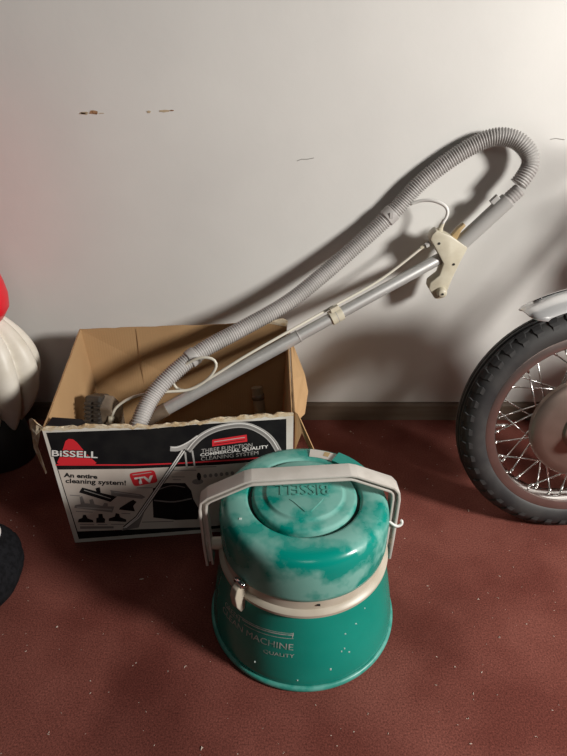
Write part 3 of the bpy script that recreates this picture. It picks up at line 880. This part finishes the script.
rim = autosmooth(link('rim', lathe_me([(r_ * 1.0236, h_ * 0.93) for r_, h_ in [(0.232, -0.034), (0.2335, -0.037), (0.231, -0.0385), (0.2115, -0.036), (0.2085, -0.032), (0.2045, -0.020), (0.202, 0.0), (0.2045, 0.020), (0.2085, 0.032), (0.2115, 0.036), (0.231, 0.0385), (0.2335, 0.037), (0.232, 0.034), (0.222, 0.022), (0.22, 0), (0.222, -0.022), (0.232, -0.034)]], 120, wc, 'Y'), M['rim'], moto, loc=wc), 40)
link('rim_well', lathe_me([(r_ * 1.0236, h_ * 0.93) for r_, h_ in [(0.2083, -0.032), (0.2043, -0.020), (0.2015, 0.0), (0.2043, 0.020), (0.2083, 0.032)]], 120, wc, 'Y'), M['chrome'], rim, True)
hub = autosmooth(link('hub', lathe_me([(0, -0.058), (0.030, -0.058), (0.034, -0.064), (0.055, -0.064), (0.060, -0.058), (0.105, -0.056), (0.125, -0.050), (0.131, -0.043), (0.131, -0.030), (0.120, -0.026), (0.060, -0.022), (0.055, 0.03), (0.075, 0.035), (0.075, 0.042), (0, 0.05)], 80, wc, 'Y'), M['hub'], moto, loc=wc), 40)
link('hub_ring', lathe_me([(0.040, -0.0642), (0.042, -0.068), (0.047, -0.068), (0.049, -0.0642)], 60, wc, 'Y'), M['chrome'], hub, True)
link('axle_nut', lathe_me([(0.0, -0.082), (0.010, -0.082), (0.012, -0.078), (0.012, -0.056)], 6, wc, 'Y'), M['chrome'], hub)
link('axle', cyl_me((WX, WY - 0.095, WZ), (WX, WY + 0.095, WZ), 0.008, 16), M['steel'], moto, True)
NS = 40
for k in range(NS):
    side = -1 if k % 2 else 1
    ar = 2 * PI * k / NS
    lean = (0.62 if (k // 2) % 2 else -0.62)
    ah = ar + lean
    rh = 0.112 if side < 0 else 0.070
    yh = -0.034 if side < 0 else 0.036
    a = Vector((WX + rh * math.cos(ah), WY + yh, WZ + rh * math.sin(ah)))
    b = Vector((WX + 0.2105 * math.cos(ar), WY - side * -0.006, WZ + 0.2105 * math.sin(ar)))
    sp = link('spoke', cyl_me(a, b, 0.0019, 8), M['steel'], moto, True)
    d = (b - a).normalized()
    link('nipple', cyl_me(b - d * 0.016, b, 0.0034, 8), M['steel'], sp, True)
link('air_valve', cyl_me((WX - 0.210, WY - 0.004, WZ - 0.012), (WX - 0.172, WY - 0.006, WZ - 0.010), 0.0042, 10), M['steel'], moto, True)
# fender
v, f = [], []
NA, NTt = 60, 14
for th in (0.0, -0.003):
    for i in range(NA + 1):
        for j in range(NTt + 1):
            t = -1 + 2 * j / NTt
            a0 = math.radians(122.0) - math.radians(5) * t ** 6
            a = a0 + (math.radians(20) - a0) * i / NA
            lift = 0.0
            r = 0.343 - 0.028 * abs(t) ** 2.4 + th
            if i == 0:
                r -= 0.004
            v.append((WX + r * math.cos(a), WY + 0.056 * t, WZ + r * math.sin(a)))
n1 = (NA + 1) * (NTt + 1)
w_ = NTt + 1
for i in range(NA):
    for j in range(NTt):
        b = i * w_ + j
        f.append((b, b + 1, b + w_ + 1, b + w_))
        f.append((n1 + b, n1 + b + w_, n1 + b + w_ + 1, n1 + b + 1))
for i in range(NA):
    for j in (0, NTt):
        b = i * w_ + j
        f.append((b, b + w_, n1 + b + w_, n1 + b))
for j in range(NTt):
    for i in (0, NA):
        b = i * w_ + j
        f.append((b, b + 1, n1 + b + 1, n1 + b))
fend = autosmooth(link('fender', pydata(v, f), M['fender'], moto), 50)
rdg = [(WX + 0.346 * math.cos(math.radians(a)), WY, WZ + 0.346 * math.sin(math.radians(a))) for a in range(117, 20, -4)]
link('fender_bead', tube_me(rdg, 0.003, 8), M['chrome'], fend, True)
for s in (-1, 1):
    a = Vector((WX, WY + s * 0.085, WZ))
    b = a + Vector((0.36, 0, 0.68))
    link('fork_leg', cyl_me(a - Vector((0.02, 0, 0.03)), a.lerp(b, 0.55), 0.022, 20), M['hub'], moto, True)
    link('fork_tube', cyl_me(a.lerp(b, 0.5), b, 0.016, 20), M['chrome'], moto, True)
    link('fender_stay', cyl_me((WX + 0.02, WY + s * 0.068, WZ + 0.33), (WX + 0.05, WY + s * 0.085, WZ + 0.10), 0.004, 8), M['chrome'], moto, True)

# unseen rest of the bike, added to cast its shade on the wall
fz = WZ + 0.40
headlamp = autosmooth(link('headlamp', lathe_me([(0, -0.10), (0.04, -0.095), (0.075, -0.06), (0.088, 0.0), (0.09, 0.04), (0.08, 0.05), (0, 0.055)], 32, (0, 0, 0), 'Y'), M['figblack'], moto), 50)
headlamp.data.transform(Matrix.Translation((WX + 0.22, WY, WZ + 0.47)) @ Matrix.Rotation(PI / 2, 4, 'Z') @ Matrix.Scale(-1, 4, (0, 1, 0)))
headlamp.data.transform(Matrix.Translation((-WX, -WY, 0)))
hb = smooth_path([(WX + 0.42, WY - 0.36, WZ + 0.74), (WX + 0.36, WY - 0.22, WZ + 0.76), (WX + 0.31, WY - 0.08, WZ + 0.70), (WX + 0.31, WY + 0.08, WZ + 0.70), (WX + 0.34, WY + 0.16, WZ + 0.75), (WX + 0.38, WY + 0.26, WZ + 0.75)], 0.02)
link('handlebar', tube_me(hb, 0.011, 12), M['chrome'], moto, True)
def lump(name, cpt, rad, m, ex=2.6):
    v, f = [], []
    NU, NV = 28, 16
    sp_ = lambda c_: math.copysign(abs(c_) ** (2 / ex), c_)
    for j in range(NV + 1):
        b = -PI / 2 + PI * j / NV
        for i in range(NU):
            a = 2 * PI * i / NU
            v.append((cpt[0] + rad[0] * sp_(math.cos(b)) * sp_(math.cos(a)), cpt[1] + rad[1] * sp_(math.cos(b)) * sp_(math.sin(a)), cpt[2] + rad[2] * sp_(math.sin(b))))
    for j in range(NV):
        for i in range(NU):
            i2 = (i + 1) % NU
            f.append((j * NU + i, j * NU + i2, (j + 1) * NU + i2, (j + 1) * NU + i))
    return link(name, pydata(v, f), m, moto, True)
lump('fuel_tank', (WX + 0.62, WY, WZ + 0.46), (0.25, 0.115, 0.095), M['pred'])
lump('seat', (WX + 1.10, WY, WZ + 0.42), (0.28, 0.12, 0.05), M['figblack'], 3.5)
lump('engine', (WX + 0.62, WY, WZ + 0.08), (0.20, 0.13, 0.17), M['hub'], 4)
for a, b in (((0.34, 0, 0.62), (0.50, 0, -0.06)), ((0.34, 0, 0.60), (1.00, 0, 0.36)), ((0.50, 0, -0.06), (0.95, 0, -0.04)), ((0.95, 0, -0.04), (1.05, 0, 0.36))):
    link('frame_tube', cyl_me(Vector(a) + Vector((WX, WY, WZ)), Vector(b) + Vector((WX, WY, WZ)), 0.017, 14), M['figblack'], moto, True)
# the bike leans on its stand, its wheel turned a little
moto.rotation_euler = (-0.17, 0, -0.01)
moto.scale = (0.905, 0.905, 0.905)
moto.location.z = 0.004

# ------------------------------------------------------------------ molded figure at the left
fig = thing('molded_figure', 'molded plastic figure with white wavy lobes and bright red top beside the wall', 'figurine', (-0.80, -0.19, 0))
FX, FY = -0.806, -0.19
def blob(name, loc, rad, m, parent, sub=3, nz=0.0, ns=20.0, rot=None):
    bm = bmesh.new()
    bmesh.ops.create_icosphere(bm, subdivisions=sub, radius=1.0)
    for vv in bm.verts:
        k = 1 + nz * noise.noise(vv.co * ns)
        vv.co = Vector((vv.co.x * rad[0] * k, vv.co.y * rad[1] * k, vv.co.z * rad[2] * k))
    if rot is not None:
        bmesh.ops.transform(bm, matrix=rot, verts=bm.verts)
    bmesh.ops.translate(bm, vec=loc, verts=bm.verts)
    return link(name, from_bm(bm), m, parent, True)
# wavy lobed bulk: a lathe whose radius swells in vertical lobes
v, f = [], []
NSg, NH = 160, 40
for i in range(NH + 1):
    t = i / NH
    z = 0.11 + 0.36 * t
    env = (math.sin(PI * min(1, (t * 0.86 + 0.10))) ** 0.55)
    for k in range(NSg):
        a = 2 * PI * k / NSg
        lobe = abs(math.sin(a * 5.0 + 1.1 * math.sin(t * 3.6) + 0.9))
        r = 0.160 * env * (0.74 + 0.26 * lobe ** 0.6) * (0.80 + 0.20 * math.sin(PI * (1 - t) ** 0.9))
        v.append((FX + r * math.cos(a), FY + r * 0.80 * math.sin(a), z + 0.035 * (1 - t) ** 3 * (1 - lobe) + 0.012 * (1 - t) * math.sin(3 * a)))
for i in range(NH):
    for k in range(NSg):
        k2 = (k + 1) % NSg
        f.append((i * NSg + k, i * NSg + k2, (i + 1) * NSg + k2, (i + 1) * NSg + k))
f.append(tuple(range(NSg)))
f.append(tuple(NH * NSg + k for k in range(NSg)))
link('white_lobes', pydata(v, f), M['figwhite'], fig, True)
link('base', lathe_me([(0, 0.0), (0.085, 0.0), (0.09, 0.006), (0.08, 0.06), (0.07, 0.15), (0, 0.16)], 48, (FX, FY, 0.0)), M['figblack'], fig, True)
autosmooth(link('red_top', lathe_me([(0, 0.42), (0.095, 0.425), (0.112, 0.45), (0.116, 0.48), (0.113, 0.51), (0.107, 0.54), (0.100, 0.60), (0.10, 0.70), (0.10, 0.80), (0.09, 0.88), (0.06, 0.95), (0.0, 0.98)], 48, (FX, FY, 0.0)), M['figred'], fig), 60)  # unseen upper part made tall to bounce red onto the wall

# ------------------------------------------------------------------ black fuzzy hat at the left edge
hat = thing('knit_hat', 'black fuzzy knit hat with white, red and blue trim lying on the carpet', 'hat', (-0.66, -0.66, 0))
bm = bmesh.new()
bmesh.ops.create_icosphere(bm, subdivisions=5, radius=1.0)
for vv in bm.verts:
    p = vv.co.copy()
    z = max(p.z, -0.55)
    k = 1 + 0.03 * noise.noise(p * 3) + 0.02 * noise.noise(p * 14)
    vv.co = Vector((p.x * 0.105 * k, p.y * 0.125 * k, (z + 0.55) * 0.085 * k if z > -0.55 else 0.0))
bmesh.ops.translate(bm, vec=(-0.672, -0.655, 0.001), verts=bm.verts)
crown = link('crown', from_bm(bm), M['fuzz'], hat, True)
def crown_z(x, y):
    q = 1 - ((x + 0.672) / 0.105) ** 2 - ((y + 0.655) / 0.125) ** 2
    return (math.sqrt(max(q, 0)) + 0.55) * 0.085
for mm, rr in (('plet', 0.060), ('pred', 0.053), ('blue', 0.046)):
    pts = []
    for a in range(33):
        x, y = -0.668 + rr * math.cos(a * PI / 16), -0.632 + rr * 1.15 * math.sin(a * PI / 16)
        pts.append((x, y, crown_z(x, y) + 0.003))
    link('trim_cord', tube_me(pts, 0.0038, 8, False), M[mm], hat, True)

# ------------------------------------------------------------------ lint on the carpet
bm = bmesh.new()
rl = random.Random(11)
def speck(x, y, s):
    n = rl.randint(1, 2)
    for _ in range(n):
        m4 = Matrix.Translation((x + rl.uniform(-s, s), y + rl.uniform(-s, s), s * 0.35)) @ Matrix.Rotation(rl.uniform(0, PI), 4, 'Z') @ Matrix.Diagonal((s * rl.uniform(0.8, 2.4), s * 0.5, s * 0.5, 1))
        bmesh.ops.create_icosphere(bm, subdivisions=1, radius=0.7, matrix=m4)
for i in range(420):
    x = rl.uniform(-0.75, 0.85)
    y = rl.uniform(-1.1, -0.03)
    if math.hypot(x - CX, y - CY) < 0.2 or (-0.58 < x < 0.06 and -0.56 < y < -0.05) or math.hypot(x - WX, y - WY) < 0.05:
        continue
    speck(x, y, rl.choice((0.0009, 0.0011, 0.0014, 0.0018)))
for x, y, s in ((0.205, -0.075, 0.003), (0.212, -0.085, 0.0025), (0.30, -0.10, 0.002), (-0.135, -0.982, 0.003), (-0.315, -0.635, 0.0035), (-0.20, -0.66, 0.002), (-0.46, -0.75, 0.0025), (0.47, -0.42, 0.0025), (0.52, -0.60, 0.002)):
    speck(x, y, s)
lint = link('carpet_lint', from_bm(bm), M['lint'])
tag(lint, 'pale lint specks and crumbs scattered over the carpet', 'lint', kind='stuff')
